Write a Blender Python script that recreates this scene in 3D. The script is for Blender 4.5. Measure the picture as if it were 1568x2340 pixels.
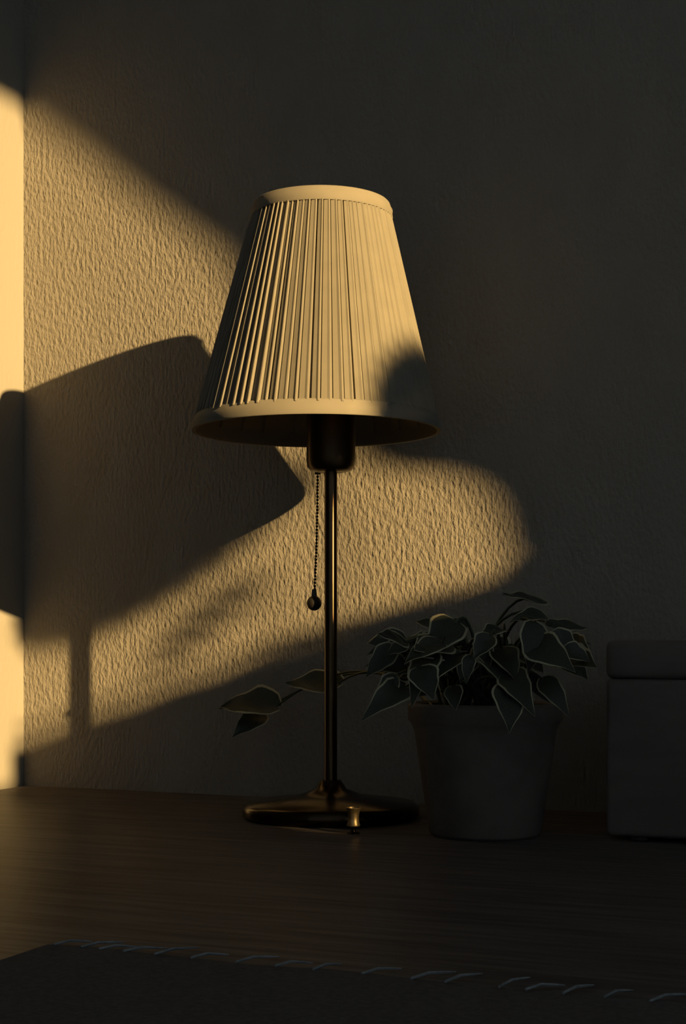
import bpy, bmesh, math, random
from mathutils import Vector, Matrix

for o in list(bpy.data.objects):
    bpy.data.objects.remove(o, do_unlink=True)
scn = bpy.context.scene
COL = scn.collection
R = random.Random(7)

# ------------------------------------------------------------------ camera
# world: X along the back wall (left corner = 0), Y = 0 is the back wall, room at Y < 0
F = 3500.0                      # focal length in pixels of a 1568 x 2340 frame
VH = 1460.0                     # horizon row
YAW = 0.41
EYE = Vector((0.991, -1.401, 0.90))
cam = bpy.data.cameras.new('camera')
cam_o = bpy.data.objects.new('camera', cam)
COL.objects.link(cam_o)
cam.sensor_fit = 'VERTICAL'
cam.sensor_height = 36.0
cam.lens = F / 2340.0 * 36.0
cam.shift_y = (VH - 1170.0) / 2340.0
cam.clip_start = 0.02
cam_o.location = EYE
cam_o.rotation_euler = (math.pi / 2, 0, YAW)
scn.camera = cam_o

# ------------------------------------------------------------------ sky, sun, exposure
wd = bpy.data.worlds.new('evening_sky')
scn.world = wd
wd.use_nodes = True
bgn = wd.node_tree.nodes['Background']
bgn.inputs['Color'].default_value = (0.46, 0.54, 0.60, 1)
bgn.inputs['Strength'].default_value = 5.5
SUN = Vector((0.887, -0.365, 0.282)).normalized()      # towards the sun
sl = bpy.data.lights.new('low_sun', 'SUN')
sl.energy = 15.2
sl.angle = math.radians(0.60)
sl.color = (1.0, 0.635, 0.245)
slo = bpy.data.objects.new('low_sun', sl)
COL.objects.link(slo)
slo.location = (6, -3, 4)
slo.rotation_euler = SUN.to_track_quat('Z', 'Y').to_euler()
vs = scn.view_settings
vs.view_transform = 'Standard'
vs.look = 'None'
vs.exposure = 0.0
vs.gamma = 1.0
vs.use_curve_mapping = False

# ------------------------------------------------------------------ helpers
def tag(o, label=None, cat=None, group=None, kind=None):
    if label: o['label'] = label
    if cat: o['category'] = cat
    if group: o['group'] = group
    if kind: o['kind'] = kind
    return o

def empty(name, loc, rz=0.0):
    o = bpy.data.objects.new(name, None)
    COL.objects.link(o)
    o.location = loc
    o.rotation_euler = (0, 0, rz)
    o.empty_display_size = 0.02
    return o

def finish(name, bm, mats, parent=None, smooth=False):
    me = bpy.data.meshes.new(name)
    bm.normal_update()
    bm.to_mesh(me)
    bm.free()
    for m in (mats if isinstance(mats, (list, tuple)) else [mats]):
        me.materials.append(m)
    if smooth:
        for p in me.polygons: p.use_smooth = True
        me.set_sharp_from_angle(angle=math.radians(50))
    o = bpy.data.objects.new(name, me)
    COL.objects.link(o)
    if parent is not None: o.parent = parent
    return o

def add_box(bm, x0, x1, y0, y1, z0, z1, bevel=0.0, seg=2):
    v = [bm.verts.new((x, y, z)) for z in (z0, z1) for y in (y0, y1) for x in (x0, x1)]
    fs = [bm.faces.new([v[i] for i in q]) for q in
          ((0, 2, 3, 1), (4, 5, 7, 6), (0, 1, 5, 4), (2, 6, 7, 3), (0, 4, 6, 2), (1, 3, 7, 5))]
    if bevel > 0:
        es = list({e for f in fs for e in f.edges})
        bmesh.ops.bevel(bm, geom=es, offset=bevel, segments=seg, profile=0.5, affect='EDGES')

def add_lathe(bm, prof, seg=48, cx=0.0, cy=0.0, cz=0.0, closed=False):
    rings = []
    for r, z in prof:
        if r < 1e-6:
            rings.append([bm.verts.new((cx, cy, cz + z))])
        else:
            rings.append([bm.verts.new((cx + r * math.cos(2 * math.pi * i / seg),
                                        cy + r * math.sin(2 * math.pi * i / seg), cz + z)) for i in range(seg)])
    pairs = list(zip(rings, rings[1:]))
    if closed: pairs.append((rings[-1], rings[0]))
    for a, b in pairs:
        for i in range(seg):
            j = (i + 1) % seg
            if len(a) == 1 and len(b) == 1: continue
            if len(a) == 1: bm.faces.new((a[0], b[j], b[i]))
            elif len(b) == 1: bm.faces.new((a[i], a[j], b[0]))
            else: bm.faces.new((a[i], a[j], b[j], b[i]))

def add_tube(bm, pts, rad, seg=8):
    pts = [Vector(p) for p in pts]
    rings = []
    up = Vector((0, 0, 1))
    for k, p in enumerate(pts):
        t = (pts[min(k + 1, len(pts) - 1)] - pts[max(k - 1, 0)]).normalized()
        a = t.cross(up)
        if a.length < 1e-3: a = t.cross(Vector((1, 0, 0)))
        a.normalize(); b = t.cross(a)
        r = rad[k] if isinstance(rad, (list, tuple)) else rad
        rings.append([bm.verts.new(p + a * (r * math.cos(2 * math.pi * i / seg)) + b * (r * math.sin(2 * math.pi * i / seg))) for i in range(seg)])
    for a, b in zip(rings, rings[1:]):
        for i in range(seg):
            j = (i + 1) % seg
            bm.faces.new((a[i], a[j], b[j], b[i]))
    bm.faces.new(rings[0][::-1]); bm.faces.new(rings[-1])

def bez(a, b, c, n=10):
    a, b, c = Vector(a), Vector(b), Vector(c)
    return [a * (1 - t) ** 2 + b * (2 * t * (1 - t)) + c * t * t for t in [i / n for i in range(n + 1)]]

def interp(tab, x):
    if x <= tab[0][0]: return tab[0][1]
    for (a, fa), (b, fb) in zip(tab, tab[1:]):
        if x <= b: return fa + (fb - fa) * (x - a) / (b - a)
    return tab[-1][1]

CX = Vector((math.cos(YAW), math.sin(YAW), 0))      # to the right as seen from the seat in front of the lamp
CY = Vector((-math.sin(YAW), math.cos(YAW), 0))     # away from it
def spot(u, v, d):
    """A point read off the photograph at a measured distance d (metres)."""
    return EYE + CX * ((u - 784.0) / F * d) + CY * d + Vector((0, 0, (VH - v) / F * d))

# ------------------------------------------------------------------ materials
def mat(name, color, rough=0.6, metal=0.0, spec=0.5, var=0.0, vscale=20.0, bump=0.0, bscale=100.0,
        stretch=(1, 1, 1), color2=None, bdist=0.002):
    m = bpy.data.materials.new(name)
    m.use_nodes = True
    nt = m.node_tree; n = nt.nodes; l = nt.links
    b = n['Principled BSDF']
    b.inputs['Base Color'].default_value = (*color, 1)
    b.inputs['Roughness'].default_value = rough
    b.inputs['Metallic'].default_value = metal
    b.inputs['Specular IOR Level'].default_value = spec
    tc = n.new('ShaderNodeTexCoord')
    mp = n.new('ShaderNodeMapping'); mp.inputs['Scale'].default_value = stretch
    l.new(tc.outputs['Object'], mp.inputs['Vector'])
    if var > 0 or color2:
        no = n.new('ShaderNodeTexNoise'); no.inputs['Scale'].default_value = vscale; no.inputs['Detail'].default_value = 5
        l.new(mp.outputs[0], no.inputs['Vector'])
        cr = n.new('ShaderNodeValToRGB')
        cr.color_ramp.elements[0].position = 0.35; cr.color_ramp.elements[1].position = 0.65
        cr.color_ramp.elements[0].color = (*[c * (1 - var) for c in color], 1)
        c2 = color2 if color2 else [min(1, c * (1 + var)) for c in color]
        cr.color_ramp.elements[1].color = (*c2, 1)
        l.new(no.outputs['Fac'], cr.inputs['Fac'])
        l.new(cr.outputs['Color'], b.inputs['Base Color'])
    if bump > 0:
        nb = n.new('ShaderNodeTexNoise'); nb.inputs['Scale'].default_value = bscale; nb.inputs['Detail'].default_value = 3
        l.new(mp.outputs[0], nb.inputs['Vector'])
        bp = n.new('ShaderNodeBump'); bp.inputs['Strength'].default_value = bump; bp.inputs['Distance'].default_value = bdist
        l.new(nb.outputs['Fac'], bp.inputs['Height'])
        l.new(bp.outputs['Normal'], b.inputs['Normal'])
    return m

M = {}
M['plaster'] = mat('rough_plaster', (0.222, 0.206, 0.180), 0.9, spec=0.15, var=0.03, vscale=30, bump=0.68, bscale=255, stretch=(1, 1, 0.5), bdist=0.0035)
M['plaster_side'] = mat('side_plaster', (0.25, 0.236, 0.208), 0.9, spec=0.15, bump=0.3, bscale=170, stretch=(1, 1, 0.55), bdist=0.002)
M['room_paint'] = mat('room_paint', (0.55, 0.55, 0.55), 0.9, spec=0.1, var=0.04)
M['floor_wood'] = mat('floor_wood', (0.10, 0.065, 0.04), 0.6, var=0.3, vscale=6, stretch=(1, 8, 1))
M['table_wood'] = mat('dark_table_wood', (0.095, 0.082, 0.074), 0.38, spec=0.03, var=0.35, vscale=9, stretch=(1.2, 14, 4), bump=0.08, bscale=60)
M['shade_cloth'] = mat('cream_shade_cloth', (0.200, 0.185, 0.150), 0.85, spec=0.15, var=0.04, vscale=60, bump=0.25, bscale=1400, bdist=0.0004)
M['band_cloth'] = mat('cream_band_cloth', (0.185, 0.170, 0.138), 0.75, spec=0.2, var=0.03, vscale=60, bump=0.2, bscale=1400, bdist=0.0004)
M['liner'] = mat('shade_liner', (0.20, 0.17, 0.14), 0.8, spec=0.1, var=0.05)
M['bronze'] = mat('dark_bronze', (0.040, 0.028, 0.018), 0.22, metal=1.0)
M['bronze_socket'] = mat('dark_bronze_socket', (0.075, 0.050, 0.028), 0.24, metal=1.0)
M['brass'] = mat('dull_brass', (0.24, 0.185, 0.10), 0.42, metal=0.85, var=0.1, vscale=200)
M['leaf'] = mat('dark_green_leaf', (0.038, 0.044, 0.032), 0.5, spec=0.2, var=0.35, vscale=60)
M['leaf_edge'] = mat('cream_leaf_margin', (0.34, 0.32, 0.21), 0.5, spec=0.3, var=0.15, vscale=80)
M['stem'] = mat('green_stem', (0.03, 0.045, 0.02), 0.5, var=0.2)
M['pot'] = mat('dark_glazed_pot', (0.125, 0.110, 0.098), 0.6, spec=0.08, var=0.2)
M['soil'] = mat('potting_soil', (0.012, 0.009, 0.007), 0.95, var=0.4, vscale=300, bump=0.6, bscale=300)
M['box'] = mat('dark_brown_box', (0.120, 0.104, 0.094), 0.7, spec=0.08, var=0.08, vscale=8, stretch=(2, 2, 8))
M['cloth'] = mat('charcoal_runner', (0.085, 0.080, 0.076), 0.9, spec=0.1, var=0.15, vscale=300, bump=0.4, bscale=900, bdist=0.0006)
M['fringe'] = mat('grey_fringe_thread', (0.20, 0.225, 0.24), 0.8, spec=0.2, var=0.15, vscale=200)
M['curtain'] = mat('heavy_curtain', (0.12, 0.08, 0.055), 0.95, spec=0.05, var=0.08, vscale=40)
M['frame_paint'] = mat('window_paint', (0.55, 0.52, 0.47), 0.5, var=0.03)
M['terracotta'] = mat('terracotta', (0.28, 0.12, 0.06), 0.8, var=0.1)

def translucent(m, amount):
    nt = m.node_tree; b = nt.nodes['Principled BSDF']; out = nt.nodes['Material Output']
    t = nt.nodes.new('ShaderNodeBsdfTranslucent'); mix = nt.nodes.new('ShaderNodeMixShader')
    mix.inputs[0].default_value = amount
    t.inputs['Color'].default_value = (0.62, 0.56, 0.46, 1)
    nt.links.new(b.outputs[0], mix.inputs[1]); nt.links.new(t.outputs[0], mix.inputs[2]); nt.links.new(mix.outputs[0], out.inputs['Surface'])
translucent(M['shade_cloth'], 0.13)
translucent(M['liner'], 0.4)
def brushed(m, rough, an):
    nt = m.node_tree; b = nt.nodes['Principled BSDF']
    b.inputs['Roughness'].default_value = rough
    b.inputs['Anisotropic'].default_value = an
    b.inputs['Anisotropic Rotation'].default_value = 0.25
    tg = nt.nodes.new('ShaderNodeTangent'); tg.direction_type = 'RADIAL'; tg.axis = 'Z'
    nt.links.new(tg.outputs[0], b.inputs['Tangent'])
M['bronze_stem'] = mat('brushed_bronze_stem', (0.100, 0.066, 0.036), 0.3, metal=1.0)
brushed(M['bronze_stem'], 0.28, 0.92)
brushed(M['bronze_socket'], 0.40, 0.85)

glass = bpy.data.materials.new('window_glass'); glass.use_nodes = True
g = glass.node_tree
for nd in list(g.nodes):
    if nd.type != 'OUTPUT_MATERIAL': g.nodes.remove(nd)
tr = g.nodes.new('ShaderNodeBsdfTransparent'); tr.inputs[0].default_value = (0.97, 0.98, 0.97, 1)
gl = g.nodes.new('ShaderNodeBsdfGlossy'); gl.inputs['Roughness'].default_value = 0.02
fr = g.nodes.new('ShaderNodeFresnel'); fr.inputs[0].default_value = 1.3
mx = g.nodes.new('ShaderNodeMixShader')
g.links.new(fr.outputs[0], mx.inputs[0]); g.links.new(tr.outputs[0], mx.inputs[1]); g.links.new(gl.outputs[0], mx.inputs[2])
g.links.new(mx.outputs[0], g.nodes['Material Output'].inputs['Surface'])

# ------------------------------------------------------------------ the room
XR, YF, ZC = 2.60, -4.0, 2.75
WY0, WY1, WZ0, WZ1 = -1.95, -0.62, 1.41, 2.378        # window opening in the right wall
TK = 0.12
def struct(name, boxes, m):
    bm = bmesh.new()
    for b in boxes: add_box(bm, *b)
    return tag(finish(name, bm, m), kind='structure')

struct('wall_back', [(-TK, XR + TK, 0, TK, 0, ZC)], M['plaster'])
VY0, VY1, VZ0, VZ1 = -3.85, -1.75, 0.35, 2.40        # added unseen window in the left wall, lets in cool sky fill
struct('wall_left', [(-TK, 0, VY1, 0, 0, ZC), (-TK, 0, YF, VY0, 0, ZC), (-TK, 0, VY0, VY1, 0, VZ0), (-TK, 0, VY0, VY1, VZ1, ZC)], M['plaster_side'])
struct('wall_front', [(-TK, XR + TK, YF - TK, YF, 0, ZC)], M['room_paint'])
struct('wall_right', [(XR, XR + TK, YF, WY0, 0, ZC), (XR, XR + TK, WY1, 0, 0, ZC),
                      (XR, XR + TK, WY0, WY1, 0, WZ0), (XR, XR + TK, WY0, WY1, WZ1, ZC)], M['room_paint'])
struct('floor', [(-TK, XR + TK, YF - TK, TK, -0.1, 0)], M['floor_wood'])
struct('ceiling', [(-TK, XR + TK, YF - TK, TK, ZC, ZC + 0.1)], M['room_paint'])

fw = 0.035
def window(name, xc, y0, y1, z0, z1):
    w_ = tag(empty(name, (xc, (y0 + y1) / 2, z0)), kind='structure')
    hw, h = (y1 - y0) / 2, z1 - z0
    bm = bmesh.new()
    for b in ((-hw, -hw + fw, 0, h), (hw - fw, hw, 0, h), (-hw, hw, h - fw, h), (-hw, hw, -0.03, 0)):
        add_box(bm, -0.02, 0.02, *b, 0.003, 1)
    finish('window_frame', bm, M['frame_paint'], w_)
    bm = bmesh.new()
    add_box(bm, -0.002, 0.002, -hw + fw, hw - fw, 0, h - fw)
    finish('pane', bm, glass, w_)
window('window_1', XR + 0.09, WY0, WY1, WZ0, WZ1)
window('fill_window', -0.09, VY0, VY1, VZ0, VZ1)  # added opening, only there for the dim cool fill

# ------------------------------------------------------------------ table
TZ = 0.74
tb = empty('table', (0.95, -0.60, 0))
tag(tb, 'long dark polished wooden table under the lamp, against the plaster wall', 'table')
bm = bmesh.new()
add_box(bm, -0.945, 0.945, -0.52, 0.595, TZ - 0.035, TZ, 0.004, 2)
finish('tabletop', bm, M['table_wood'], tb)
for sx in (-0.86, 0.86):
    for sy in (-0.44, 0.52):
        bm = bmesh.new()
        add_box(bm, sx - 0.03, sx + 0.03, sy - 0.03, sy + 0.03, 0, TZ - 0.035, 0.004, 1)
        finish('leg', bm, M['table_wood'], tb)
for ya in (-0.45, 0.51):
    bm = bmesh.new()
    add_box(bm, -0.83, 0.83, ya, ya + 0.02, TZ - 0.11, TZ - 0.035)
    finish('apron', bm, M['table_wood'], tb)

# ------------------------------------------------------------------ lamp
LX, LY = 0.435, -0.149
lamp = empty('table_lamp', (LX, LY, TZ))
tag(lamp, 'table lamp with cream pleated shade, thin bronze stem and bead pull chain', 'lamp')
def zv(v): return EYE.z + (VH - v) / 2555.0 - TZ       # height above the table from a row at the lamp's distance

bm = bmesh.new()
add_lathe(bm, [(0, 0), (0.076, 0), (0.079, 0.003), (0.079, 0.010), (0.075, 0.014), (0.030, 0.020), (0.014, 0.026), (0.009, 0.034), (0, 0.034)], 64)
finish('base', bm, M['bronze'], lamp, True)
bm = bmesh.new()
zs = zv(1078)
add_lathe(bm, [(0, 0.02), (0.0057, 0.02), (0.0057, zs + 0.01), (0, zs + 0.01)], 40)
finish('stem', bm, M['bronze_stem'], lamp, True)
bm = bmesh.new()
zt = zv(930)
add_lathe(bm, [(0, zs), (0.0145, zs), (0.0185, zs + 0.0012), (0.0212, zs + 0.0045), (0.0219, zs + 0.010), (0.0219, zt), (0.020, zt + 0.002),
               (0.016, zt + 0.003), (0.016, zt + 0.03), (0, zt + 0.03)], 48)
soc = finish('socket', bm, M['bronze_socket'], lamp, True)
bm = bmesh.new()
add_lathe(bm, [(0, 0), (0.010, 0.0), (0.013, 0.012), (0.022, 0.038), (0.030, 0.060), (0.029, 0.072), (0.020, 0.088), (0, 0.094)], 32, cz=zt + 0.03)
finish('bulb', bm, mat('frosted_bulb', (0.35, 0.33, 0.30), 0.5), lamp, True)

# shade: a cone a little off the stem and tilted
ZB, ZT = zv(987), zv(468)
RB, RT = 0.1098, 0.0590
OB, OT = CX * (-33 / 2555.0), CX * (-21 / 2555.0)
def shade_pt(t, r_off, a):
    c = OB * (1 - t) + OT * t
    r = RB + (RT - RB) * t + r_off
    return Vector((c.x + r * math.cos(a), c.y + r * math.sin(a), ZB + (ZT - ZB) * t))

PR = random.Random(21)
angs = []          # (angle, radial offset) going round; sawtooth knife pleats in groups
ngroup = 22
a0 = 0.0
prof = []
wts = []
for gidx in range(ngroup):
    k = PR.choice([3, 4, 4, 4])
    for i in range(k):
        wts.append((PR.uniform(0.75, 1.3) * (1.15 if i == 0 else 1.0), i == 0))
tot = sum(w for w, _ in wts)
a = 0.0
for w, first in wts:
    da = w / tot * 2 * math.pi
    h = PR.uniform(0.0016, 0.0030)
    lo = -0.0036 if first else -0.0012
    # the riser faces right; the angle grows to the right seen from the front
    gw = 0.17 if first else 0.07
    prof += [(a, lo), (a + da * gw, lo), (a + da * (gw + 0.05), 0.0), (a + da * 0.60, h * 0.45), (a + da * 0.80, h), (a + da * 0.93, h * 0.98), (a + da * 0.985, h * 0.55)]
    a += da
bm = bmesh.new()
tl = [0.055, 0.12, 0.3, 0.5, 0.7, 0.88, 0.945]
cols = []
for ang, off in prof:
    wob = PR.uniform(-0.0015, 0.0015)
    cols.append([bm.verts.new(shade_pt(t, off * (1.1 - 0.45 * t), ang + wob * math.sin(t * 5) * 0.6)) for t in tl])
n = len(cols)
for i in range(n):
    c, d = cols[i], cols[(i + 1) % n]
    for j in range(len(tl) - 1):
        bm.faces.new((c[j], d[j], d[j + 1], c[j + 1]))
shade = finish('lamp_shade', bm, M['shade_cloth'], lamp)
shade['label'] = 'cream pleated fabric cone'
def band(t0, t1, off, name):
    bm = bmesh.new()
    seg = 128
    ts = [(t0, -0.0022), (t0, off * 0.55), (t0 + 0.006, off * 0.9), (t0 + 0.02, off), ((t0 + t1) / 2, off + 0.0008), (t1 - 0.02, off), (t1 - 0.006, off * 0.9), (t1, off * 0.55), (t1, -0.0022)]
    rings = [[bm.verts.new(shade_pt(t, o, 2 * math.pi * i / seg)) for i in range(seg)] for t, o in ts]
    for q, r_ in zip(rings, rings[1:] + rings[:1]):
        for i in range(seg):
            j = (i + 1) % seg
            bm.faces.new((q[i], q[j], r_[j], r_[i]))
    return finish(name, bm, M['band_cloth'], shade, True)
band(0.0, 0.066, 0.0022, 'bottom_band')
band(0.936, 1.0, 0.0022, 'top_band')
bm = bmesh.new()
seg = 96
rings = [[bm.verts.new(shade_pt(t, -0.0026, 2 * math.pi * i / seg)) for i in range(seg)] for t in (0.002, 0.5, 0.998)]
for q, r_ in zip(rings, rings[1:]):
    for i in range(seg):
        j = (i + 1) % seg
        bm.faces.new((q[j], q[i], r_[i], r_[j]))
finish('shade_liner', bm, M['liner'], shade, True)
bm = bmesh.new()
cz = ZB + 0.05
for k in range(3):
    aa = 2 * math.pi * k / 3 + 0.4
    e = shade_pt(0.25, -0.003, aa)
    add_tube(bm, [Vector((0.015 * math.cos(aa), 0.015 * math.sin(aa), zt + 0.004)), Vector((e.x, e.y, e.z))], 0.0012, 6)
finish('shade_carrier', bm, M['bronze'], shade, True)

# pull chain
p_top = spot(726, 1082, 1.384) - Vector((LX, LY, TZ))
p_bot = spot(718, 1362, 1.384) - Vector((LX, LY, TZ))
bm = bmesh.new()
nb = 38
for i in range(nb):
    t = i / (nb - 1)
    p = p_top.lerp(p_bot, t) + CX * (0.0008 * math.sin(t * 3.0))
    bmesh.ops.create_icosphere(bm, subdivisions=1, radius=0.00135, matrix=Matrix.Translation(p))
add_tube(bm, [p_top + Vector((0, 0, 0.006)), p_top.lerp(p_bot, 0.5) + CX * 0.0008, p_bot], 0.0005, 5)
finish('pull_chain', bm, M['bronze'], lamp, True)
bm = bmesh.new()
add_lathe(bm, [(0, 0.0125), (0.002, 0.0125), (0.0024, 0.0085), (0.0026, 0.0062)] + [(0.0067 * math.cos(q), 0.0067 * math.sin(q)) for q in [1.15 - i * 0.16 for i in range(17)]] + [(0, -0.0067)], 32,
          cx=p_bot.x, cy=p_bot.y, cz=p_bot.z - 0.0065)
finish('pull_ball', bm, mat('dark_pull_ball', (0.02, 0.016, 0.013), 0.5), lamp, True)
bm = bmesh.new()
add_tube(bm, [p_top + Vector((0, 0, 0.009)), p_top - Vector((0, 0, 0.001))], 0.0028, 10)
finish('chain_outlet', bm, M['bronze'], lamp, True)

# ------------------------------------------------------------------ small cup
cp = spot(808, 1905, 1.258)
cup = empty('footed_cup', (cp.x, cp.y, TZ))
tag(cup, 'tiny flared brass cup on the dark table in front of the lamp base', 'cup')
bm = bmesh.new()
add_lathe(bm, [(0, 0.0058), (0.0040, 0.0060), (0.0054, 0.0064), (0.0056, 0.0075), (0.0047, 0.0095), (0.0044, 0.013), (0.0047, 0.017), (0.0056, 0.0200), (0.0063, 0.0210),
               (0.0063, 0.0215), (0.0058, 0.0215), (0.0042, 0.017), (0.0038, 0.010), (0, 0.0085)], 32)
finish('bowl', bm, M['brass'], cup, True)
bm = bmesh.new()
add_lathe(bm, [(0, 0), (0.0052, 0), (0.0052, 0.0008), (0.0022, 0.0018), (0.0017, 0.0035), (0.0022, 0.0058), (0, 0.0060)], 24)
finish('foot', bm, M['bronze'], cup, True)

# ------------------------------------------------------------------ trailing plant in a pot
PX, PY = 0.598, -0.205
plant = empty('potted_plant', (PX, PY, TZ))
tag(plant, 'leafy trailing plant with cream-edged leaves in a dark pot beside the lamp', 'plant')
PO = Vector((PX, PY, TZ))
bm = bmesh.new()
add_lathe(bm, [(0, 0), (0.043, 0), (0.046, 0.003), (0.058, 0.085), (0.061, 0.092), (0.063, 0.094), (0.063, 0.106), (0.0605, 0.108), (0.057, 0.106), (0.055, 0.092), (0, 0.090)], 48)
pot = finish('pot', bm, M['pot'], plant, True)
bm = bmesh.new()
add_lathe(bm, [(0.0545, 0.0915), (0.03, 0.0955), (0, 0.097)], 32)
finish('soil', bm, M['soil'], pot, True)

def leaf_mesh(seed, wid, droop, cup_):
    """Heart-shaped leaf: base at the origin, tip along +X, length 1, face up (+Z); margin faces use slot 1."""
    r = random.Random(seed)
    bm = bmesh.new()
    rows = []
    N = 12
    outline = [(0, 0.10), (0.05, 0.30), (0.14, 0.43), (0.26, 0.49), (0.40, 0.47), (0.55, 0.40), (0.70, 0.29), (0.83, 0.17), (0.93, 0.07), (1.0, 0.004)]
    cs = [-1.0, -0.86, -0.45, 0.0, 0.45, 0.86, 1.0]
    for i in range(N + 1):
        t = i / N
        wv = interp(outline, t) * wid * (1 + 0.06 * math.sin(t * 17 + seed))
        row = []
        for c in cs:
            back = -0.10 * (abs(c) ** 1.5) * max(0, 1 - t * 4)
            x = t + back
            y = c * wv
            z = -droop * t * t + cup_ * abs(c) * wv * 1.2 + 0.02 * math.sin(t * 11 + c * 3 + seed)
            row.append((x, y, z))
        rows.append(row)
    top = [[bm.verts.new(p) for p in row] for row in rows]
    bot = [[bm.verts.new((p[0], p[1], p[2] - 0.012)) for p in row] for row in rows]
    K = len(cs)
    for i in range(N):
        for j in range(K - 1):
            edge = j in (0, K - 2)
            f = bm.faces.new((top[i][j], top[i + 1][j], top[i + 1][j + 1], top[i][j + 1])); f.material_index = int(edge)
            f = bm.faces.new((bot[i][j], bot[i][j + 1], bot[i + 1][j + 1], bot[i + 1][j])); f.material_index = int(edge)
        for (j, flip) in ((0, True), (K - 1, False)):
            q = (top[i][j], bot[i][j], bot[i + 1][j], top[i + 1][j])
            f = bm.faces.new(q if flip else q[::-1]); f.material_index = 1
    me = bpy.data.meshes.new('leaf')
    bm.normal_update(); bm.to_mesh(me); bm.free()
    me.materials.append(M['leaf']); me.materials.append(M['leaf_edge'])
    for p in me.polygons: p.use_smooth = True
    return me
LM = [leaf_mesh(s, w_, d_, c_) for s, w_, d_, c_ in ((1, 0.78, 0.25, 0.25), (2, 0.70, 0.45, 0.15), (3, 0.85, 0.15, 0.35), (4, 0.62, 0.6, 0.2), (5, 0.74, 0.05, 0.1))]

def put_leaf(base, tip, normal, mesh_i, stem=True, mid=None):
    base, tip = Vector(base), Vector(tip)
    x = tip - base
    L = x.length
    x.normalize()
    nz = Vector(normal)
    y = nz.cross(x)
    if y.length < 1e-4: y = Vector((0, 1, 0)).cross(x)
    y.normalize(); z = x.cross(y)
    mtx = Matrix((x, y, z)).transposed().to_4x4() @ Matrix.Scale(L, 4)
    mtx.translation = base - PO
    o = bpy.data.objects.new('leaf', LM[mesh_i % len(LM)])
    COL.objects.link(o)
    o.parent = plant
    o.matrix_local = mtx
    if stem:
        b0 = Vector((R.uniform(-0.03, 0.03), R.uniform(-0.03, 0.03), 0.090))
        e = base - PO
        m_ = Vector(mid) - PO if mid is not None else Vector((b0.x * 0.6 + e.x * 0.4, b0.y * 0.6 + e.y * 0.4, max(e.z, 0.12) + 0.025))
        bm = bmesh.new()
        add_tube(bm, bez(b0, m_, e, 10), [0.0016 - 0.0007 * k / 10 for k in range(11)], 6)
        finish('stem', bm, M['stem'], plant, True)

# leaves one can make out, read as (base u, v, depth) -> (tip u, v, depth)
FRONT = -CY
UP = Vector((0, 0, 1))
def pl(b, t, nrm, k, **kw): put_leaf(spot(*b), spot(*t), nrm, k, **kw)
pl((1245, 1378, 1.22), (1150, 1352, 1.21), UP * 1.0 + FRONT * 0.35, 4)
pl((1040, 1424, 1.20), (985, 1475, 1.17), FRONT + UP * 0.5, 0)
pl((1000, 1440, 1.23), (948, 1412, 1.24), FRONT * 0.5 + UP, 2)
pl((1060, 1440, 1.24), (1010, 1400, 1.25), FRONT * 0.6 + UP, 0)
pl((945, 1478, 1.25), (848, 1466, 1.26), UP + FRONT * 0.3, 1)
pl((900, 1480, 1.19), (838, 1530, 1.18), FRONT + UP * 0.5, 1)
pl((1220, 1425, 1.17), (1226, 1514, 1.15), FRONT + CX * 0.25, 1)
pl((1245, 1410, 1.20), (1172, 1402, 1.19), UP + FRONT * 0.6, 0)
pl((1255, 1430, 1.20), (1345, 1430, 1.21), UP + FRONT * 0.5, 4)
pl((1265, 1450, 1.18), (1330, 1490, 1.18), FRONT + UP * 0.6, 0)
pl((1120, 1455, 1.16), (1084, 1500, 1.15), FRONT - CX * 0.5, 2)
pl((1150, 1440, 1.18), (1105, 1440, 1.16), UP + FRONT * 0.5, 0)
pl((1010, 1470, 1.17), (935, 1478, 1.15), UP + FRONT * 0.7, 1)
pl((1075, 1500, 1.16), (1062, 1545, 1.15), FRONT - CX * 0.3, 3)
pl((960, 1530, 1.16), (990, 1590, 1.14), FRONT + UP * 0.4, 2)
pl((900, 1545, 1.17), (865, 1605, 1.16), FRONT, 3)
# two vines that trail to the left, behind the stem of the lamp
pl((775, 1560, 1.43), (652, 1556, 1.44), UP + FRONT * 0.75, 4, mid=spot(900, 1475, 1.36))
pl((630, 1615, 1.45), (500, 1592, 1.46), UP + FRONT * 0.8, 0, mid=spot(860, 1440, 1.46))
pl((600, 1630, 1.47), (545, 1655, 1.44), UP * 0.6 + FRONT, 1, mid=spot(850, 1440, 1.48))
LR = random.Random(11)
for k in range(52):
    u = LR.gauss(1090, 125); v = min(1490 + abs(LR.gauss(0, 50)) - 25, 1570)
    u = min(max(u, 925), 1290)
    if v < 1430 + abs(u - 1090) * 0.12: v = 1440 + abs(u - 1090) * 0.2
    d = LR.uniform(1.16, 1.30)
    ang = math.atan2(0.6 * (v - 1430), (u - 1090)) + LR.uniform(-0.6, 0.6)
    Lp = LR.uniform(45, 82)
    nrm = FRONT * LR.uniform(0.5, 1.2) + UP * LR.uniform(0.3, 1.0) + CX * LR.uniform(-0.4, 0.4)
    put_leaf(spot(u, v, d), spot(u + Lp * math.cos(ang), v + Lp * 0.8 * math.sin(ang), d - LR.uniform(0.0, 0.04)), nrm, k)

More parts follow.
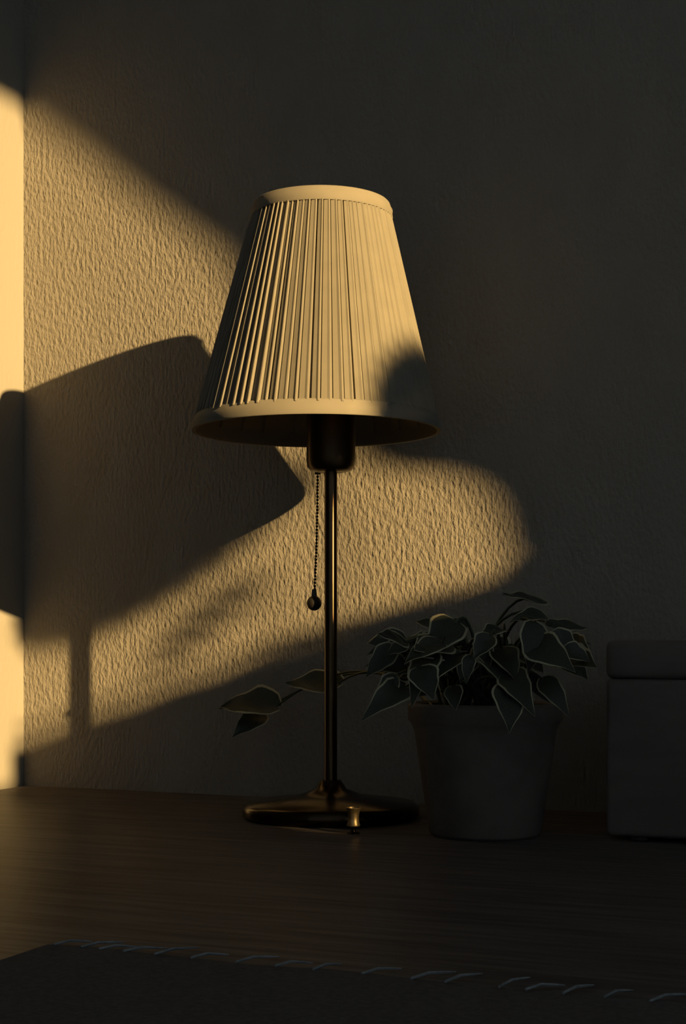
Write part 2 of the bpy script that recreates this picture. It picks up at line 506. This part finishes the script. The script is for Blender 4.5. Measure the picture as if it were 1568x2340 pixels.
# ------------------------------------------------------------------ dark box at the right
bx = empty('storage_box', (0.816, -0.130, TZ))
tag(bx, 'dark brown box with rounded corners at the right edge, next to the plant', 'box')
bm = bmesh.new()
add_box(bm, -0.118, 0.16, -0.075, 0.075, 0.004, 0.1283, 0.004, 3)
finish('body', bm, M['box'], bx, True)
bm = bmesh.new()
add_box(bm, -0.1185, 0.1605, -0.0755, 0.0755, 0.1283, 0.159, 0.006, 4)
finish('lid', bm, M['box'], bx, True)
for sx in (-0.095, 0.137):
    for sy in (-0.055, 0.055):
        bm = bmesh.new()
        add_lathe(bm, [(0, 0), (0.007, 0), (0.008, 0.006), (0, 0.006)], 12, cx=sx, cy=sy)
        finish('foot', bm, M['box'], bx)

# ------------------------------------------------------------------ runner with a fringe in the foreground
rn = empty('table_runner', (0.95, -0.90, TZ))
tag(rn, 'charcoal table runner with a grey thread fringe, lying in the foreground', 'runner')
bm = bmesh.new()
x0, x1, y0, y1 = -0.415, 0.75, -0.18, 0.165
NX, NY = 60, 10
RR = random.Random(3)
tp = [[None] * (NY + 1) for _ in range(NX + 1)]; bt = [[None] * (NY + 1) for _ in range(NX + 1)]
for i in range(NX + 1):
    for j in range(NY + 1):
        x = x0 + (x1 - x0) * i / NX; y = y0 + (y1 - y0) * j / NY + 0.0012 * math.sin(i * 1.7)
        z = 0.0022 + 0.0006 * math.sin(i * 0.9 + j * 0.6)
        tp[i][j] = bm.verts.new((x, y, z)); bt[i][j] = bm.verts.new((x, y, 0.0002))
for i in range(NX):
    for j in range(NY):
        bm.faces.new((tp[i][j], tp[i + 1][j], tp[i + 1][j + 1], tp[i][j + 1]))
        bm.faces.new((bt[i][j], bt[i][j + 1], bt[i + 1][j + 1], bt[i + 1][j]))
for i in range(NX):
    bm.faces.new((tp[i][0], bt[i][0], bt[i + 1][0], tp[i + 1][0])); bm.faces.new((tp[i + 1][NY], bt[i + 1][NY], bt[i][NY], tp[i][NY]))
for j in range(NY):
    bm.faces.new((tp[0][j + 1], bt[0][j + 1], bt[0][j], tp[0][j])); bm.faces.new((tp[NX][j], bt[NX][j], bt[NX][j + 1], tp[NX][j + 1]))
finish('cloth', bm, M['cloth'], rn, True)
x = x0 + 0.006
while x < 0.10:
    L = RR.uniform(0.016, 0.030)
    dx = RR.uniform(0.004, 0.012)
    bm = bmesh.new()
    add_tube(bm, [(x, y1 - 0.004, 0.003), (x + dx * 0.35, y1 + L * 0.35, 0.0034), (x + dx * 0.7, y1 + L * 0.7, 0.0022), (x + dx, y1 + L, 0.0011)], [0.0007, 0.0008, 0.0007, 0.0004], 6)
    finish('fringe_strand', bm, M['fringe'], rn, True)
    x += RR.uniform(0.010, 0.027)

# ------------------------------------------------------------------ curtains, sill leaves and added sun blockers (right, out of frame)
edge_near = [(1.20, -0.840), (1.40, -0.825), (1.55, -0.805), (1.595, -0.826), (1.625, -0.842), (1.66, -0.845), (1.69, -0.849), (1.717, -0.860), (1.735, -0.872), (1.765, -0.902),
        (1.82, -0.918), (1.90, -0.938), (2.05, -0.972), (2.15, -1.012), (2.22, -1.038), (2.335, -1.085), (2.45, -1.12), (2.56, -1.155)]
edge_far = [(1.20, -1.16), (1.60, -1.145), (1.68, -1.155), (1.74, -1.192), (2.10, -1.195), (2.56, -1.20)]  # added drape, narrows the sun opening to reduce warm bounce
def curtain(edge, y_out, label, tie):
    yc = (edge[8 % len(edge)][1] + y_out) / 2
    ct = empty('curtain', (XR - 0.05, yc, 1.20))
    tag(ct, label, 'curtain')
    bm = bmesh.new()
    NZ, NU = 68, 60
    fr_, bk_ = [], []
    for i in range(NZ + 1):
        z = 1.20 + 1.36 * i / NZ
        e0 = interp(edge, z + 0.016) + 0.0206
        fa, ba = [], []
        for j in range(NU + 1):
            s = j / NU
            y = e0 + (y_out - e0) * s
            amp = 0.016 + 0.008 * math.sin(z * 2)
            xx = amp * math.sin(s * 38 + 0.6 * math.sin(z * 3)) * (1 - 0.6 * math.exp(-s * 30))
            fa.append(bm.verts.new((xx, y - yc, z - 1.20))); ba.append(bm.verts.new((xx + 0.004, y - yc, z - 1.20)))
        fr_.append(fa); bk_.append(ba)
    for i in range(NZ):
        for j in range(NU):
            bm.faces.new((fr_[i][j], fr_[i][j + 1], fr_[i + 1][j + 1], fr_[i + 1][j]))
            bm.faces.new((bk_[i][j], bk_[i + 1][j], bk_[i + 1][j + 1], bk_[i][j + 1]))
        bm.faces.new((fr_[i][0], fr_[i + 1][0], bk_[i + 1][0], bk_[i][0]))
    finish('drape', bm, M['curtain'], ct, True)
    if tie:
        bm = bmesh.new()
        add_tube(bm, [(0.0, -0.82 - yc, 0.40), (-0.035, -0.78 - yc, 0.395), (-0.04, -0.65 - yc, 0.40), (0.0, -0.49 - yc, 0.43), (0.045, -0.46 - yc, 0.44)], 0.008, 8)
        finish('tie_back', bm, M['curtain'], ct, True)
curtain(edge_near, -0.48, 'heavy brown curtain tied back beside the window, nearest the plaster wall', True)
curtain(edge_far, -2.02, 'heavy brown curtain over the far half of the window, unseen, added to cut stray sun', False)
rod = bmesh.new()
add_tube(rod, [(XR - 0.05, -2.1, 2.575), (XR - 0.05, -0.45, 2.575)], 0.012, 12)
add_box(rod, XR - 0.06, XR, -2.06, -2.04, 2.565, 2.585)
add_box(rod, XR - 0.06, XR, -0.50, -0.48, 2.565, 2.585)
tag(finish('curtain_rod', rod, M['bronze']), 'bronze curtain rod above the window', 'curtain rod')

SX = XR + 0.035
SZ = WZ0
def sill_trough(y0, y1, h, label, cat, name):  # added trough, sized to block the low sun from out of view
    t = empty(name, (SX, (y0 + y1) / 2, SZ))
    tag(t, label, cat)
    hw = (y1 - y0) / 2
    bm = bmesh.new()
    add_box(bm, -0.015, 0.015, -hw, hw, 0, h, 0.001, 1)
    b = finish('trough', bm, M['terracotta'], t)
    bm = bmesh.new()
    add_box(bm, -0.012, 0.012, -hw + 0.004, hw - 0.004, h - 0.002, h + 0.0015)
    finish('soil', bm, M['soil'], b)
    return t
tr1 = sill_trough(-1.101, -0.66, 0.208, 'long terracotta trough on the window sill, unseen, added to block the low sun', 'sun_blocker', 'sun_block_trough')
tr2 = sill_trough(-1.60, -1.1385, 0.17, 'lower terracotta trough on the window sill, unseen, added to bound the sun gap', 'sun_blocker', 'sun_block_trough')
for ya, za, zb in ((-1.138, 0.0, 0.015), (-1.1175, 0.015, 0.035), (-1.138, 0.035, 0.164)):  # added fillers, leave a slit that lets sun reach the cup
    bm = bmesh.new()
    add_box(bm, -0.013, 0.013, ya - tr1.location.y, -1.1005 - tr1.location.y, za, zb)
    finish('sun_gap_filler', bm, M['terracotta'], tr1)
def sill_leaf(t, y, z, L, wdt, ang, tilt, k):
    """a broad leaf, centre at window-plane position (y, z)"""
    y -= 0.0144; z += 0.0111
    d = Vector((0, math.cos(ang), math.sin(ang)))
    o = bpy.data.objects.new('leaf', LM[k])
    COL.objects.link(o); o.parent = t
    xx = d; nz = Vector((1, 0, tilt)).normalized()
    yy = nz.cross(xx).normalized(); zz = xx.cross(yy)
    mtx = Matrix((xx * L, yy * wdt, zz * L)).transposed().to_4x4()
    mtx.translation = Vector((SX, y, z)) - d * L * 0.45 - t.location
    o.matrix_local = mtx
def sill_stem(t, y0, y1, z1):
    bm = bmesh.new()
    add_tube(bm, [Vector((SX, y0, SZ + 0.15)) - t.location, Vector((SX, (y0 + y1) / 2 + 0.004, (SZ + 0.2 + z1) / 2)) - t.location, Vector((SX, y1, z1)) - t.location], 0.0018, 6)
    finish('stem', bm, M['stem'], t, True)
def blocker_frond(t, b, tip, width, n, wleaf):
    """added unseen sun blocker that dims the beam, shaped as a pinnate frond between two window-plane positions (y, z); every leaflet is a part"""
    off = Vector((SX, -0.0144, 0.0111)) - t.location
    B = Vector((0, b[0], b[1])) + off; T = Vector((0, tip[0], tip[1])) + off
    bm = bmesh.new()
    add_tube(bm, bez(B, (B + T) / 2 + Vector((0, 0, 0.006)), T, 8), 0.0012, 6)
    rac = finish('blocker_stalk', bm, M['stem'], t, True)
    ax = (T - B).normalized(); pp = Vector((0, -ax.z, ax.y))
    for i in range(n):
        q = (i + 0.5) / n
        c = B.lerp(T, q) + Vector((0, 0, 0.012 * q * (1 - q)))
        L = width * (1 - (2 * abs(q - 0.45)) ** 2.4) + 0.006
        for sd in (-1, 1):
            d = (pp * sd + ax * 0.35).normalized()
            e = d.cross(Vector((1, 0, 0)))
            bm = bmesh.new()
            for xo in (0, 0.0006):
                vs_ = [bm.verts.new(c + d * (L * k_) + e * (wleaf * w2) + Vector((xo + 0.006 * k_, 0, 0))) for k_, w2 in ((0, 0.5), (0.3, 0.52), (0.75, 0.45), (1.0, 0), (0.75, -0.45), (0.3, -0.52), (0, -0.5))]
                bm.faces.new(vs_ if xo else vs_[::-1])
            lv = list(bm.verts)
            for k_ in range(7):
                bm.faces.new((lv[k_], lv[(k_ + 1) % 7], lv[7 + (k_ + 1) % 7], lv[7 + k_]))
            finish('blocker_leaflet', bm, M['leaf'], rac)
    return rac
blocker_frond(tr1, (-0.930, 1.795), (-1.096, 1.730), 0.066, 11, 0.0168)  # added to dim the sun on the lampshade's lower right and wall
blocker_frond(tr1, (-0.955, 1.705), (-1.005, 1.640), 0.018, 5, 0.0105)
sill_stem(tr1, -0.925, -0.938, 1.805)  # stalks holding the two added sun blockers
sill_stem(tr1, -0.955, -0.968, 1.715)
for k in range(18):
    y = -1.065 + 0.024 * k + LR.uniform(-0.008, 0.008)
    sill_leaf(tr1, y, SZ + 0.200 + LR.uniform(-0.006, 0.009), LR.uniform(0.028, 0.048), LR.uniform(0.012, 0.024), LR.choice([0.2, 2.9, 0.4, 3.3]), 0.2, k % 5)
bm = bmesh.new()
add_tube(bm, [Vector((SX, -1.10, 1.638)) - tr1.location, Vector((SX, -0.95, 1.637)) - tr1.location, Vector((SX, -0.90, 1.615)) - tr1.location], 0.0038, 6)  # added thin rod, unseen, to cast a fine shadow line on the wall
finish('shadow_line_rod', bm, M['stem'], tr1, True)
